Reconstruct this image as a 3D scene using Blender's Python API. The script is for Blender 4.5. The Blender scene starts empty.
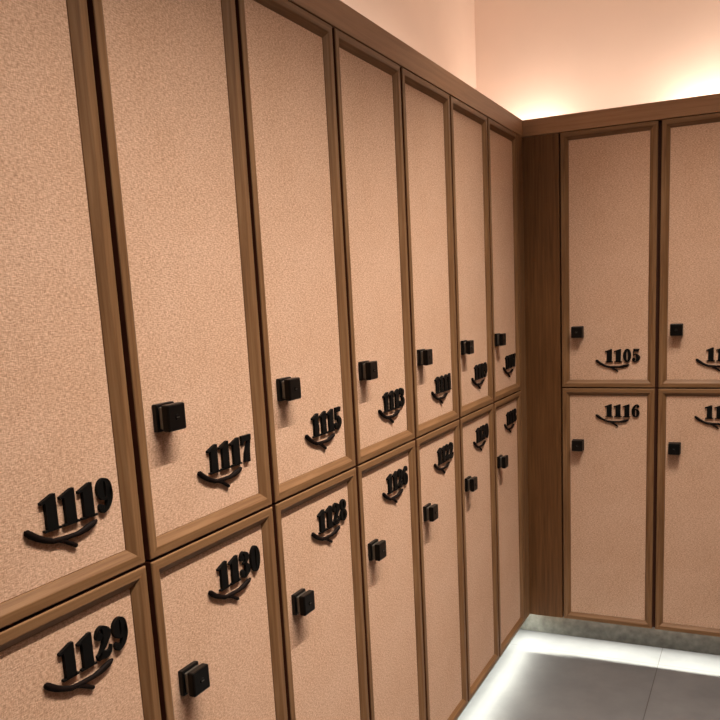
import bpy, bmesh, math, random
from mathutils import Matrix, Vector
random.seed(4)
C = bpy.context.scene.collection
PI = math.pi

# ------------------------------------------------------------------ sizes
FLOOR = -1.18                    # everything below is measured from the seam between the two rows ...
ZM = -FLOOR                      # ... and lifted so that the floor is at z = 0
W = 0.4006                       # width of one locker
TOP, CORN, BOT = 1.062, 1.1296, -1.0683
FL, FR = 0.0892, 0.1511          # filler strips in the corner
DL, DR = 0.335, 0.435            # depth of the lockers
NL, NR = 7, 2

# ------------------------------------------------------------------ helpers
def obj(name, bm_or_me, mats, parent=None):
    if isinstance(bm_or_me, bmesh.types.BMesh):
        me = bpy.data.meshes.new(name)
        bm_or_me.normal_update(); bm_or_me.to_mesh(me); bm_or_me.free()
        for m in (mats if isinstance(mats, (list, tuple)) else [mats]): me.materials.append(m)
    else:
        me = bm_or_me
    o = bpy.data.objects.new(name, me); C.objects.link(o)
    if parent: o.parent = parent
    return o

def struct(name, bm, m):
    o = obj(name, bm, m); o['kind'] = 'structure'; return o

def tag(o, label, cat, group=None):
    o['label'] = label; o['category'] = cat
    if group: o['group'] = group
    return o

def add_box(bm, a, b, bevel=0, mi=0, seg=2):
    vs = [bm.verts.new((x, y, z)) for x in (a[0], b[0]) for y in (a[1], b[1]) for z in (a[2], b[2])]
    fs = [bm.faces.new([vs[i] for i in f]) for f in
          ((0,1,3,2), (4,6,7,5), (0,4,5,1), (2,3,7,6), (0,2,6,4), (1,5,7,3))]
    for f in fs: f.material_index = mi
    if bevel:
        es = list({e for f in fs for e in f.edges})
        r = bmesh.ops.bevel(bm, geom=es, offset=bevel, segments=seg, affect='EDGES', profile=0.5)
        for f in r['faces']: f.material_index = mi
    return vs

def box(a, b, bevel=0):
    bm = bmesh.new(); add_box(bm, a, b, bevel); return bm

# ------------------------------------------------------------------ materials
def new_mat(name):
    m = bpy.data.materials.new(name); m.use_nodes = True
    nt = m.node_tree; bs = nt.nodes['Principled BSDF']
    return m, nt, bs
def N(nt, t, **kw):
    n = nt.nodes.new(t)
    for k, v in kw.items():
        if k in n.inputs: n.inputs[k].default_value = v
        else: setattr(n, k, v)
    return n
def ramp(nt, fac, stops):
    r = nt.nodes.new('ShaderNodeValToRGB')
    while len(r.color_ramp.elements) < len(stops): r.color_ramp.elements.new(0.5)
    for e, (p, c) in zip(r.color_ramp.elements, stops):
        e.position = p; e.color = (*c, 1)
    nt.links.new(fac, r.inputs[0]); return r

def wood(name, axis, dark, mid, light):
    m, nt, bs = new_mat(name)
    tc = N(nt, 'ShaderNodeTexCoord'); mp = N(nt, 'ShaderNodeMapping')
    sc = [55, 55, 55]; sc[axis] = 2.2
    mp.inputs['Scale'].default_value = sc
    nt.links.new(tc.outputs['Object'], mp.inputs[0])
    n = N(nt, 'ShaderNodeTexNoise', Scale=1.6, Detail=5.0, Roughness=0.6, Distortion=0.5)
    nt.links.new(mp.outputs[0], n.inputs['Vector'])
    r = ramp(nt, n.outputs['Fac'], [(0.28, dark), (0.5, mid), (0.75, light)])
    nt.links.new(r.outputs[0], bs.inputs['Base Color'])
    bs.inputs['Roughness'].default_value = 0.5
    bs.inputs['Specular IOR Level'].default_value = 0.3
    b = N(nt, 'ShaderNodeBump', Strength=0.12, Distance=0.002)
    nt.links.new(n.outputs['Fac'], b.inputs['Height']); nt.links.new(b.outputs[0], bs.inputs['Normal'])
    return m

def plain(name, col, rough=0.5, spec=0.5, metal=0, var=0.12, scale=40):
    m, nt, bs = new_mat(name)
    n = N(nt, 'ShaderNodeTexNoise', Scale=scale, Detail=3.0)
    tc = N(nt, 'ShaderNodeTexCoord'); nt.links.new(tc.outputs['Object'], n.inputs['Vector'])
    r = ramp(nt, n.outputs['Fac'], [(0.3, [c*(1-var) for c in col]), (0.7, [min(1, c*(1+var)) for c in col])])
    nt.links.new(r.outputs[0], bs.inputs['Base Color'])
    bs.inputs['Roughness'].default_value = rough; bs.inputs['Metallic'].default_value = metal
    bs.inputs['Specular IOR Level'].default_value = spec
    return m

def fabric(name):
    m, nt, bs = new_mat(name)
    tc = N(nt, 'ShaderNodeTexCoord')
    def noise(sc, s, d):
        mp = N(nt, 'ShaderNodeMapping'); mp.inputs['Scale'].default_value = sc
        nt.links.new(tc.outputs['Object'], mp.inputs[0])
        n = N(nt, 'ShaderNodeTexNoise', Scale=s, Detail=d, Roughness=0.6)
        nt.links.new(mp.outputs[0], n.inputs['Vector']); return n
    weft = noise((0.30, 1, 1), 500, 0.5)          # threads running across the door
    warp = noise((1, 1, 0.35), 520, 0.5)          # threads running up the door
    big = noise((1, 1, 1), 5, 3)
    def math_(op, a, b):
        n = N(nt, 'ShaderNodeMath', operation=op)
        for i, x in enumerate((a, b)):
            if isinstance(x, (int, float)): n.inputs[i].default_value = x
            else: nt.links.new(x, n.inputs[i])
        return n.outputs[0]
    weave = math_('ADD', math_('MULTIPLY', weft.outputs['Fac'], 0.6), math_('MULTIPLY', warp.outputs['Fac'], 0.4))
    r = ramp(nt, weave, [(0.27, (0.40, 0.255, 0.172)), (0.5, (0.60, 0.408, 0.298)), (0.73, (0.80, 0.58, 0.445))])
    r2 = ramp(nt, big.outputs['Fac'], [(0.3, (0.93, 0.90, 0.86)), (0.7, (1, 1, 1))])
    mx = N(nt, 'ShaderNodeMixRGB', blend_type='MULTIPLY'); mx.inputs[0].default_value = 1
    nt.links.new(r.outputs[0], mx.inputs[1]); nt.links.new(r2.outputs[0], mx.inputs[2])
    nt.links.new(mx.outputs[0], bs.inputs['Base Color'])
    bs.inputs['Roughness'].default_value = 0.85; bs.inputs['Specular IOR Level'].default_value = 0.15
    b = N(nt, 'ShaderNodeBump', Strength=0.5, Distance=0.0015)
    nt.links.new(weave, b.inputs['Height']); nt.links.new(b.outputs[0], bs.inputs['Normal'])
    return m

def floor_mat(name):
    m, nt, bs = new_mat(name)
    tc = N(nt, 'ShaderNodeTexCoord'); mp = N(nt, 'ShaderNodeMapping')
    mp.inputs['Location'].default_value = (-0.585, 0.105, 0)
    nt.links.new(tc.outputs['Object'], mp.inputs[0])
    br = N(nt, 'ShaderNodeTexBrick', offset=0.0, Scale=1.0)
    br.inputs['Mortar Size'].default_value = 0.0016; br.inputs['Mortar Smooth'].default_value = 0.2
    br.inputs['Brick Width'].default_value = 0.66; br.inputs['Row Height'].default_value = 1.2
    br.inputs['Color1'].default_value = (1, 1, 1, 1); br.inputs['Color2'].default_value = (0.95, 0.95, 0.95, 1)
    br.inputs['Mortar'].default_value = (0.35, 0.33, 0.32, 1)
    nt.links.new(mp.outputs[0], br.inputs['Vector'])
    n = N(nt, 'ShaderNodeTexNoise', Scale=4.0, Detail=5.0, Roughness=0.65)
    nt.links.new(tc.outputs['Object'], n.inputs['Vector'])
    r = ramp(nt, n.outputs['Fac'], [(0.3, (0.082, 0.084, 0.090)), (0.7, (0.116, 0.118, 0.124))])
    mx = N(nt, 'ShaderNodeMixRGB', blend_type='MULTIPLY'); mx.inputs[0].default_value = 1
    nt.links.new(r.outputs[0], mx.inputs[1]); nt.links.new(br.outputs['Color'], mx.inputs[2])
    nt.links.new(mx.outputs[0], bs.inputs['Base Color'])
    bs.inputs['Roughness'].default_value = 0.55; bs.inputs['Specular IOR Level'].default_value = 0.3
    return m

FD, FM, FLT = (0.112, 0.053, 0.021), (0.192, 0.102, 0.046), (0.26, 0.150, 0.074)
M_wv = wood('oak_upright_grain', 2, FD, FM, FLT)
M_wh = wood('oak_level_grain', 0, FD, FM, FLT)
M_corn = wood('oak_cornice', 0, (0.27, 0.150, 0.080), (0.345, 0.195, 0.106), (0.40, 0.235, 0.13))
M_fill = wood('oak_filler_shaded', 2, (0.085, 0.036, 0.010), (0.125, 0.055, 0.018), (0.17, 0.08, 0.028))  # same oak with the shade of the corner put into its colour
M_body = plain('dark_carcass', (0.055, 0.020, 0.010), 0.7, 0.2)
M_edge = plain('shaded_door_edge', (0.075, 0.022, 0.010), 0.7, 0.2)  # shade of the gaps between doors, painted on their edges
M_fab = fabric('woven_linen_panel')
M_black = plain('black_lock', (0.0025, 0.0025, 0.0025), 0.35, 0.25)
M_digit = plain('black_numeral', (0.003, 0.003, 0.003), 0.6, 0.12)
M_twig = plain('dark_brown_twig', (0.006, 0.003, 0.0025), 0.65, 0.1)
M_steel = plain('grey_metal', (0.16, 0.155, 0.14), 0.35, 0.5, 0.7)
M_wall = plain('pink_plaster', (0.78, 0.60, 0.50), 0.9, 0.1, 0, 0.03, 3)
M_ceil = plain('cream_ceiling', (0.80, 0.70, 0.60), 0.9, 0.1, 0, 0.03, 3)
M_stone = plain('grey_green_stone', (0.12, 0.12, 0.108), 0.5, 0.4, 0, 0.3, 30)
M_floor = floor_mat('grey_floor_tile')

# ------------------------------------------------------------------ numerals: fat-face figures cut from black sheet
class Fig:
    """collects flat outlines in the (x, z) plane and extrudes each towards -y"""
    def __init__(s): s.bm = bmesh.new(); s.t = 0.006; s.T = lambda x, z: (x, z); s.y0 = 0
    def strip(s, A, B, closed=False):
        n = len(A); bm = s.bm
        f = lambda P, y: [bm.verts.new((*[s.T(*p)[0]], y, s.T(*p)[1])) for p in P]
        Af, Bf, Ab, Bb = f(A, s.y0-s.t), f(B, s.y0-s.t), f(A, s.y0), f(B, s.y0)
        for i in range(n if closed else n-1):
            j = (i+1) % n
            for q in ((Af[i], Af[j], Bf[j], Bf[i]), (Af[j], Af[i], Ab[i], Ab[j]), (Bf[i], Bf[j], Bb[j], Bb[i])):
                try: bm.faces.new(q)
                except ValueError: pass
        if not closed:
            for i in (0, n-1): bm.faces.new((Af[i], Bf[i], Bb[i], Ab[i]))
    def poly(s, P):
        bm = s.bm
        F = [bm.verts.new((s.T(*p)[0], s.y0-s.t, s.T(*p)[1])) for p in P]
        Bk = [bm.verts.new((s.T(*p)[0], s.y0, s.T(*p)[1])) for p in P]
        bm.faces.new(F)
        for i in range(len(P)):
            j = (i+1) % len(P); bm.faces.new((F[j], F[i], Bk[i], Bk[j]))
    def ring(s, cx, cz, rx, rz, ix, iz, n=28):
        a = [2*PI*i/n for i in range(n)]
        s.strip([(cx+rx*math.cos(t), cz+rz*math.sin(t)) for t in a], [(cx+ix*math.cos(t), cz+iz*math.sin(t)) for t in a], True)
    def ball(s, cx, cz, r, n=16):
        s.poly([(cx+r*math.cos(2*PI*i/n), cz+r*math.sin(2*PI*i/n)) for i in range(n)])
    def stroke(s, K, sub=6):
        # Catmull-Rom through (x, z, half width)
        P = [K[0]] + list(K) + [K[-1]]; S = []
        for i in range(1, len(P)-2):
            for k in range(sub):
                t = k/sub; S.append([0.5*(2*b+(c-a)*t+(2*a-5*b+4*c-d)*t*t+(3*b-a-3*c+d)*t**3)
                                     for a, b, c, d in zip(P[i-1], P[i], P[i+1], P[i+2])])
        S.append(list(K[-1])); A = []; B = []
        for i, (x, z, w) in enumerate(S):
            x0, z0, _ = S[max(0, i-1)]; x1, z1, _ = S[min(len(S)-1, i+1)]
            d = math.hypot(x1-x0, z1-z0) or 1; nx, nz = -(z1-z0)/d, (x1-x0)/d
            A.append((x+nx*w, z+nz*w)); B.append((x-nx*w, z-nz*w))
        s.strip(A, B)

def figure(F, ch):
    if ch == '1':
        F.poly([(.15, .03), (.52, .03), (.52, 1), (.42, 1), (.0, .84), (.0, .77), (.15, .80)])
        F.poly([(.04, 0), (.62, 0), (.62, .06), (.04, .06)])
    elif ch == '0': F.ring(.32, .5, .30, .51, .055, .41)
    elif ch == '7':
        F.poly([(.03, .66), (.08, .66), (.16, .78), (.60, .80), (.61, 1), (.03, 1)])
        F.stroke([(.55, .86, .05), (.44, .60, .09), (.35, .32, .14), (.32, .0, .17)])
    elif ch == '2':
        F.ball(.15, .73, .125)
        F.stroke([(.06, .78, .03), (.14, .92, .04), (.30, .965, .045), (.45, .75, .155), (.36, .48, .10), (.18, .25, .05), (.04, .08, .03)])
        F.stroke([(.03, .09, .085), (.20, .13, .11), (.38, .10, .11), (.53, .16, .06), (.60, .32, .015)])
    elif ch == '3':
        F.ball(.14, .77, .115); F.ball(.14, .20, .125)
        F.stroke([(.05, .80, .03), (.14, .93, .04), (.28, .965, .04), (.43, .77, .14), (.36, .57, .06), (.20, .53, .03)])
        F.stroke([(.20, .53, .03), (.36, .50, .06), (.46, .27, .155), (.30, .04, .045), (.14, .06, .04), (.05, .15, .03)])
    elif ch == '5':
        F.poly([(.10, .80), (.50, .79), (.57, 1), (.10, 1)])
        F.poly([(.10, .95), (.15, .95), (.15, .48), (.09, .45)])
        F.stroke([(.11, .48, .025), (.27, .595, .045), (.46, .33, .155), (.30, .04, .045), (.14, .06, .04), (.05, .15, .03)])
        F.ball(.14, .20, .125)
    elif ch == '9':
        F.ring(.32, .68, .29, .33, .045, .25)
        F.stroke([(.54, .70, .07), (.52, .42, .10), (.40, .16, .075), (.22, .03, .04), (.10, .10, .035)])
        F.ball(.15, .17, .10)
    elif ch == '6':
        F.ring(.32, .32, .29, .33, .045, .25)
        F.stroke([(.10, .30, .07), (.12, .58, .10), (.24, .84, .075), (.42, .97, .04), (.54, .90, .035)])
        F.ball(.49, .83, .10)
    elif ch == '8':
        F.ring(.32, .755, .255, .25, .075, .17); F.ring(.32, .27, .30, .275, .085, .20)

FIG_H, FIG_ADV = 0.0550, 0.0368
def number_mesh(txt, x0, z0):
    F = Fig(); F.y0 = 0.0118
    for i, ch in enumerate(txt):
        F.T = lambda x, z, i=i: (x0+i*FIG_ADV+x*FIG_H, z0+z*FIG_H)
        figure(F, ch)
    me = bpy.data.meshes.new('locker_number'); F.bm.normal_update(); F.bm.to_mesh(me); F.bm.free()
    me.materials.append(M_digit); return me

def twig_mesh(dz):
    bm = bmesh.new()
    def tube(K):
        n = 8; rings = []
        for i, (x, z, r) in enumerate(K):
            a, b = K[max(0, i-1)], K[min(len(K)-1, i+1)]
            d = Vector((b[0]-a[0], b[1]-a[1])).normalized(); nx, nz = -d.y, d.x
            rings.append([bm.verts.new((x+nx*r*math.cos(t), 0.0085+min(r, .0045)*math.sin(t), z+dz+nz*r*math.cos(t)))
                          for t in [2*PI*k/n for k in range(n)]])
        for A, B in zip(rings, rings[1:]):
            for k in range(n): bm.faces.new((A[k], A[(k+1) % n], B[(k+1) % n], B[k]))
        bm.faces.new(rings[0]); bm.faces.new(rings[-1][::-1])
    tube([(.150, .1185, .002), (.153, .1165, .0052), (.159, .1115, .0060), (.170, .1040, .0054), (.183, .0970, .0047), (.198, .0910, .0045),
          (.214, .0895, .0042), (.230, .0890, .0040), (.246, .0885, .0042), (.257, .0900, .0052), (.266, .0920, .0060), (.275, .0945, .0054), (.283, .0970, .0042), (.288, .0990, .0020)])
    tube([(.205, .0905, .0035), (.220, .0845, .0038), (.233, .0765, .0036), (.241, .0715, .0034), (.243, .0700, .0015)])
    me = bpy.data.meshes.new('twig_emblem'); bm.normal_update(); bm.to_mesh(me); bm.free()
    for p in me.polygons: p.use_smooth = True
    me.materials.append(M_twig); return me

def lock_mesh(cx, cz):
    """square black latch: base plate, grey neck, square turn knob with a small key slot"""
    bm = bmesh.new(); h = 0.0245
    add_box(bm, (cx-h, 0.0015, cz-h), (cx+h, 0.0120, cz+h), 0.002)
    add_box(bm, (cx-.0195, -0.0075, cz-.0195), (cx+.0195, 0.0020, cz+.0195), 0.002, 1)
    k = 0.0235
    add_box(bm, (cx-k, -0.0225, cz-k), (cx+k, -0.0070, cz+k), 0.003)
    n = 14
    a = [bm.verts.new((cx+.0055*math.cos(2*PI*i/n), -0.0222, cz+.0055*math.sin(2*PI*i/n))) for i in range(n)]
    b = [bm.verts.new((cx+.0050*math.cos(2*PI*i/n), -0.0240, cz+.0050*math.sin(2*PI*i/n))) for i in range(n)]
    for i in range(n):
        bm.faces.new((a[i], a[(i+1) % n], b[(i+1) % n], b[i])).material_index = 0
    bm.faces.new(b).material_index = 0
    add_box(bm, (cx-.0035, -0.0246, cz-.0006), (cx+.0035, -0.0238, cz+.0006), 0, 1)
    bmesh.ops.recalc_face_normals(bm, faces=bm.faces[:])
    me = bpy.data.meshes.new('lock_knob'); bm.to_mesh(me); bm.free()
    me.materials.append(M_black); me.materials.append(M_steel); return me

# ------------------------------------------------------------------ one locker (x along the wall, -y out of it)
GX, GZ = 0.0068, 0.0025          # half gaps between doors
def door_frame_mesh(h):
    bm = bmesh.new(); x0, x1, z0, z1 = GX, W-GX, GZ, h-GZ
    prof = [(0, .020), (0, .0022), (.0007, .0007), (.0022, 0), (.0165, 0), (.0180, .0006), (.0305, .0105), (.0315, .0135), (.0315, .018)]
    loops = [[bm.verts.new(p) for p in ((x0+i, y, z0+i), (x1-i, y, z0+i), (x1-i, y, z1-i), (x0+i, y, z1-i))] for i, y in prof]
    loops.append([bm.verts.new(p) for p in ((x0+.0315, .020, z0+.0315), (x1-.0315, .020, z0+.0315), (x1-.0315, .020, z1-.0315), (x0+.0315, .020, z1-.0315))])
    for q, (A, B) in enumerate(zip(loops, loops[1:]+loops[:1])):
        for k in range(4):
            f = bm.faces.new((A[k], A[(k+1) % 4], B[(k+1) % 4], B[k])); f.material_index = 2 if q in (0, len(loops)-1) else (1, 0, 1, 0)[k]
    bmesh.ops.recalc_face_normals(bm, faces=bm.faces[:])
    me = bpy.data.meshes.new('door'); bm.to_mesh(me); bm.free()
    me.materials.append(M_wv); me.materials.append(M_wh); me.materials.append(M_edge); return me

def mesh_of(name, bm, mat):
    me = bpy.data.meshes.new(name); bm.normal_update(); bm.to_mesh(me); bm.free(); me.materials.append(mat); return me

def panel_mesh(h):
    return mesh_of('door_panel', box((GX+.0318, .0118, GZ+.0318), (W-GX-.0318, .0185, h-GZ-.0318)), M_fab)

def body_mesh(h, depth, z0):
    """open-fronted carcass: two sides, back, bottom, top"""
    bm = bmesh.new(); a, b, t = .00015, W-.00015, .016; z1 = h-.001
    add_box(bm, (a, .0215, z0), (a+t, depth, z1)); add_box(bm, (b-t, .0215, z0), (b, depth, z1))
    add_box(bm, (a+t, .0215, z0), (b-t, depth, z0+t)); add_box(bm, (a+t, .0215, z1-t), (b-t, depth, z1))
    add_box(bm, (a+t, depth-.008, z0+t), (b-t, depth, z1-t))
    if z0 > .01: add_box(bm, (a, .0206, .003), (b, .0246, z0))      # lip that hides the light strip
    return mesh_of('body', bm, M_body)

HU, HL = TOP, -BOT
DZ = HL                            # in a lower locker the seam is at local z = HL
MESH = {'upper': dict(frame=door_frame_mesh(HU), panel=panel_mesh(HU), lock=lock_mesh(.0715, .240), twig=twig_mesh(0)),
        'lower': dict(frame=door_frame_mesh(HL), panel=panel_mesh(HL), lock=lock_mesh(.0715, DZ-.2525), twig=twig_mesh(DZ-.2355))}
BODY = {(r, s): body_mesh(HU if r == 'upper' else HL, DL if s == 'left' else DR, .0008 if r == 'upper' else .036)
        for r in ('upper', 'lower') for s in ('left', 'right')}

def locker(num, row, side, k, label):
    root = bpy.data.objects.new('locker', None); C.objects.link(root)
    root.empty_display_size = .1
    z = ZM + (0 if row == 'upper' else BOT)
    if side == 'left':
        root.location = (0, -(FL+W*(k+1)), z); root.rotation_euler = (0, 0, PI/2)
    else:
        root.location = (FR+W*k, 0, z)
    tag(root, label, 'locker', '%s row of lockers along the %s wall' % (row, side))
    m = MESH[row]
    obj('body', BODY[row, side], None, root)
    d = obj('door', m['frame'], None, root)
    obj('door_panel', m['panel'], None, d)
    lk = obj('lock_knob', m['lock'], None, d)
    lk.location.x = .012 if side == 'left' else .003
    nx = .1972 if side == 'left' else .1885; up = .0005 if side == 'left' else 0
    obj('locker_number', number_mesh(num, nx, up+(.1095 if row == 'upper' else DZ-.1255)), None, d)
    tw = obj('twig_emblem', m['twig'], None, d)
    if side == 'left': tw.location = (.0155, 0, .003)
    return root

left_up = ['1107', '1109', '1111', '1113', '1115', '1117', '1119']
left_lo = ['1118', '1120', '1122', '1126', '1128', '1130', '1129']
ends = {0: 'last of the row, next to the corner', 6: 'nearest the viewer, its left side cut off'}
for k in range(NL):
    u, l = left_up[k], left_lo[k]
    pu = ends.get(k, 'between lockers %s and %s' % (left_up[min(k+1, 6)], left_up[max(k-1, 0)]))
    pl = ends.get(k, 'between lockers %s and %s' % (left_lo[min(k+1, 6)], left_lo[max(k-1, 0)]))
    locker(u, 'upper', 'left', k, 'upper fabric-panelled wooden locker numbered %s, %s' % (u, pu))
    locker(l, 'lower', 'left', k, 'lower fabric-panelled wooden locker numbered %s, %s' % (l, pl))
locker('1105', 'upper', 'right', 0, 'upper wooden locker numbered 1105 on the back wall, beside the shade-darkened corner strip')
locker('1116', 'lower', 'right', 0, 'lower wooden locker numbered 1116 on the back wall, beside the shade-darkened corner strip')
locker('1103', 'upper', 'right', 1, 'upper wooden locker cut off at the right edge, right of locker 1105')
locker('1112', 'lower', 'right', 1, 'lower wooden locker cut off at the right edge, right of locker 1116')

# ------------------------------------------------------------------ corner strips, cornices
YL = -(FL+W*NL); XR = FR+W*NR
def board(name, a, b, mat, label, cat, bevel=.0015, back=None):
    bm = box((a[0], a[1], a[2]+ZM), (b[0], b[1], b[2]+ZM), bevel)
    if back: add_box(bm, back[0], back[1])                      # return that stands on the plinth
    o = obj(name, bm, mat)
    return tag(o, label, cat)
board('filler_strip', (-.020, -FL-.0003, BOT+.002), (-.001, -.0005, TOP-.001), M_wv,
      'narrow wooden strip beside locker 1107, closing the left row at the corner', 'wood strip',
      back=((-.10, -FL-.0003, ZM+BOT+.0352), (-.0195, -FL+.022, ZM+TOP-.002)))
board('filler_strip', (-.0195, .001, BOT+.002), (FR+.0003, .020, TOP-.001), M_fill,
      'wide shade-darkened wooden strip in the corner, left of lockers 1105 and 1116', 'wood strip',
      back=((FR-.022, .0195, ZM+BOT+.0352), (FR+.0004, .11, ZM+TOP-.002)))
def cornice(a, b, rotz, loc, length, label):
    bm = box((0, 0, TOP+.0004), (length, .075, CORN), .0015)
    o = obj('cornice_board', bm, M_corn); o.location = loc; o.rotation_euler = (0, 0, rotz)
    tag(o, label, 'cornice', 'cornice boards on top of the lockers')
cornice(0, 0, PI/2, (0, YL, ZM), -YL-.0005, 'long brown wooden cornice board above the left row of lockers')
cornice(0, 0, 0, (-.02, .0002, ZM), XR+.02, 'brown wooden cornice board above lockers 1105 and 1103 on the back wall')

# ------------------------------------------------------------------ the room
WX, WY = -DL-.005, DR+.005
RX, RY, CEIL = 2.3, -4.9, 3.1
struct('floor', box((WX-.1, RY-.1, -.1), (RX+.1, WY+.1, 0)), M_floor)
struct('wall_left', box((WX-.1, RY, 0), (WX, WY, CEIL)), M_wall)
struct('wall_back', box((WX-.1, WY, 0), (RX+.1, WY+.1, CEIL)), M_wall)
struct('wall_right', box((RX, RY, 0), (RX+.1, WY, CEIL)), M_corn)
struct('wall_front', box((WX-.1, RY-.1, 0), (RX+.1, RY, CEIL)), M_corn)
struct('ceiling', box((WX-.1, RY-.1, CEIL), (RX+.1, WY+.1, CEIL+.1)), M_ceil)
PT = ZM+BOT+.035
struct('baseboard_left', box((-.12, YL, 0), (-.07, .07, PT), .002), M_stone)
struct('baseboard_back', box((-.0695, .07, 0), (XR, .12, PT), .002), M_stone)

# ------------------------------------------------------------------ lights
def area(name, loc, d, sx, sy, power, col, spread=180, xaxis=None):
    l = bpy.data.lights.new(name, 'AREA'); l.shape = 'RECTANGLE'; l.size = sx; l.size_y = sy
    l.energy = power; l.color = col; l.spread = math.radians(spread)
    o = bpy.data.objects.new(name, l); C.objects.link(o)
    zz = -Vector(d).normalized(); xx = Vector(xaxis or (1, 0, 0)); xx = (xx-zz*xx.dot(zz)).normalized(); yy = zz.cross(xx)
    M = Matrix((xx, yy, zz)).transposed().to_4x4(); M.translation = Vector(loc); o.matrix_world = M
    return o
WARM = (1.0, 0.85, 0.71)
area('ceiling_light_row', (.90, -1.88, CEIL-.03), (-.12, 0, -1), 2.5, .04, 46, WARM, 82, (0, 1, 0))
area('fill_light_back', (.75, -1.05, CEIL-.03), (0, .25, -1), 1.2, .05, 6, WARM, 84, (1, 0, 0))  # added fill that brightens the back wall lockers
area('fill_light_soft', (1.35, -2.1, CEIL-.04), (0, 0, -1), .9, .9, 8, WARM, 170)  # added wide fill, lifts the cornice and upper frames
# cove light behind the cornice; the two washes are added wall fill
COVE = (1.0, 0.88, 0.76)
area('cove_light_corner', (-.05, WY-.05, ZM+TOP+.03), (0, .45, 1), .24, .03, 1.7, COVE, 180)
area('cove_light_back', (1.0, WY-.05, ZM+TOP+.03), (0, .45, 1), .85, .03, 7.5, COVE, 180)
area('cove_light_left', (WX+.06, -1.4, ZM+TOP+.03), (-.45, 0, 1), 2.4, .03, 2.6, COVE, 180, (0, 1, 0))
area('fill_wash_back', (.45, .16, ZM+TOP+.03), (0, .5, 1), 1.5, .05, 3.6, COVE, 180)  # added fill, evens out the upper back wall
area('fill_wash_left', (-.12, -1.2, ZM+TOP+.03), (-.5, 0, 1), 2.2, .05, 3.8, COVE, 180, (0, 1, 0))  # added fill, same for the upper left wall
# light strips in the recess under the lockers
LED = (1.0, 1.0, 0.86)
area('plinth_light_back', ((XR-.05)/2, .060, ZM+BOT+.0285), (0, -1, -.25), XR+.05, .003, 11, LED, 180)
area('plinth_light_left', (-.045, YL/2, ZM+BOT+.018), (.7, 0, -1), -YL, .03, 16, LED, 180, (0, 1, 0))

w = bpy.data.worlds.new('World'); bpy.context.scene.world = w; w.use_nodes = True
w.node_tree.nodes['Background'].inputs[0].default_value = (1, .82, .66, 1)
w.node_tree.nodes['Background'].inputs[1].default_value = 0.05

# ------------------------------------------------------------------ camera
yaw, pitch, roll = 0.43885, -0.18027, -0.04767
f = Vector((-math.sin(yaw)*math.cos(pitch), math.cos(yaw)*math.cos(pitch), math.sin(pitch)))
r = f.cross(Vector((0, 0, 1))).normalized(); u = r.cross(f)
r2 = r*math.cos(roll)+u*math.sin(roll); u2 = -r*math.sin(roll)+u*math.cos(roll)
cam = bpy.data.cameras.new('Camera'); co = bpy.data.objects.new('Camera', cam); C.objects.link(co)
M = Matrix((r2, u2, -f)).transposed().to_4x4(); M.translation = Vector((.9383, -3.5229, .42935+ZM)); co.matrix_world = M
cam.sensor_width = 36; cam.lens = 36*810.117/720
cam.shift_x = -23.72/720; cam.shift_y = 84.19/720
cam.clip_start = .02
bpy.context.scene.camera = co
bpy.context.scene.view_settings.view_transform = 'Standard'
bpy.context.scene.view_settings.look = 'None'
bpy.context.scene.view_settings.exposure = 0
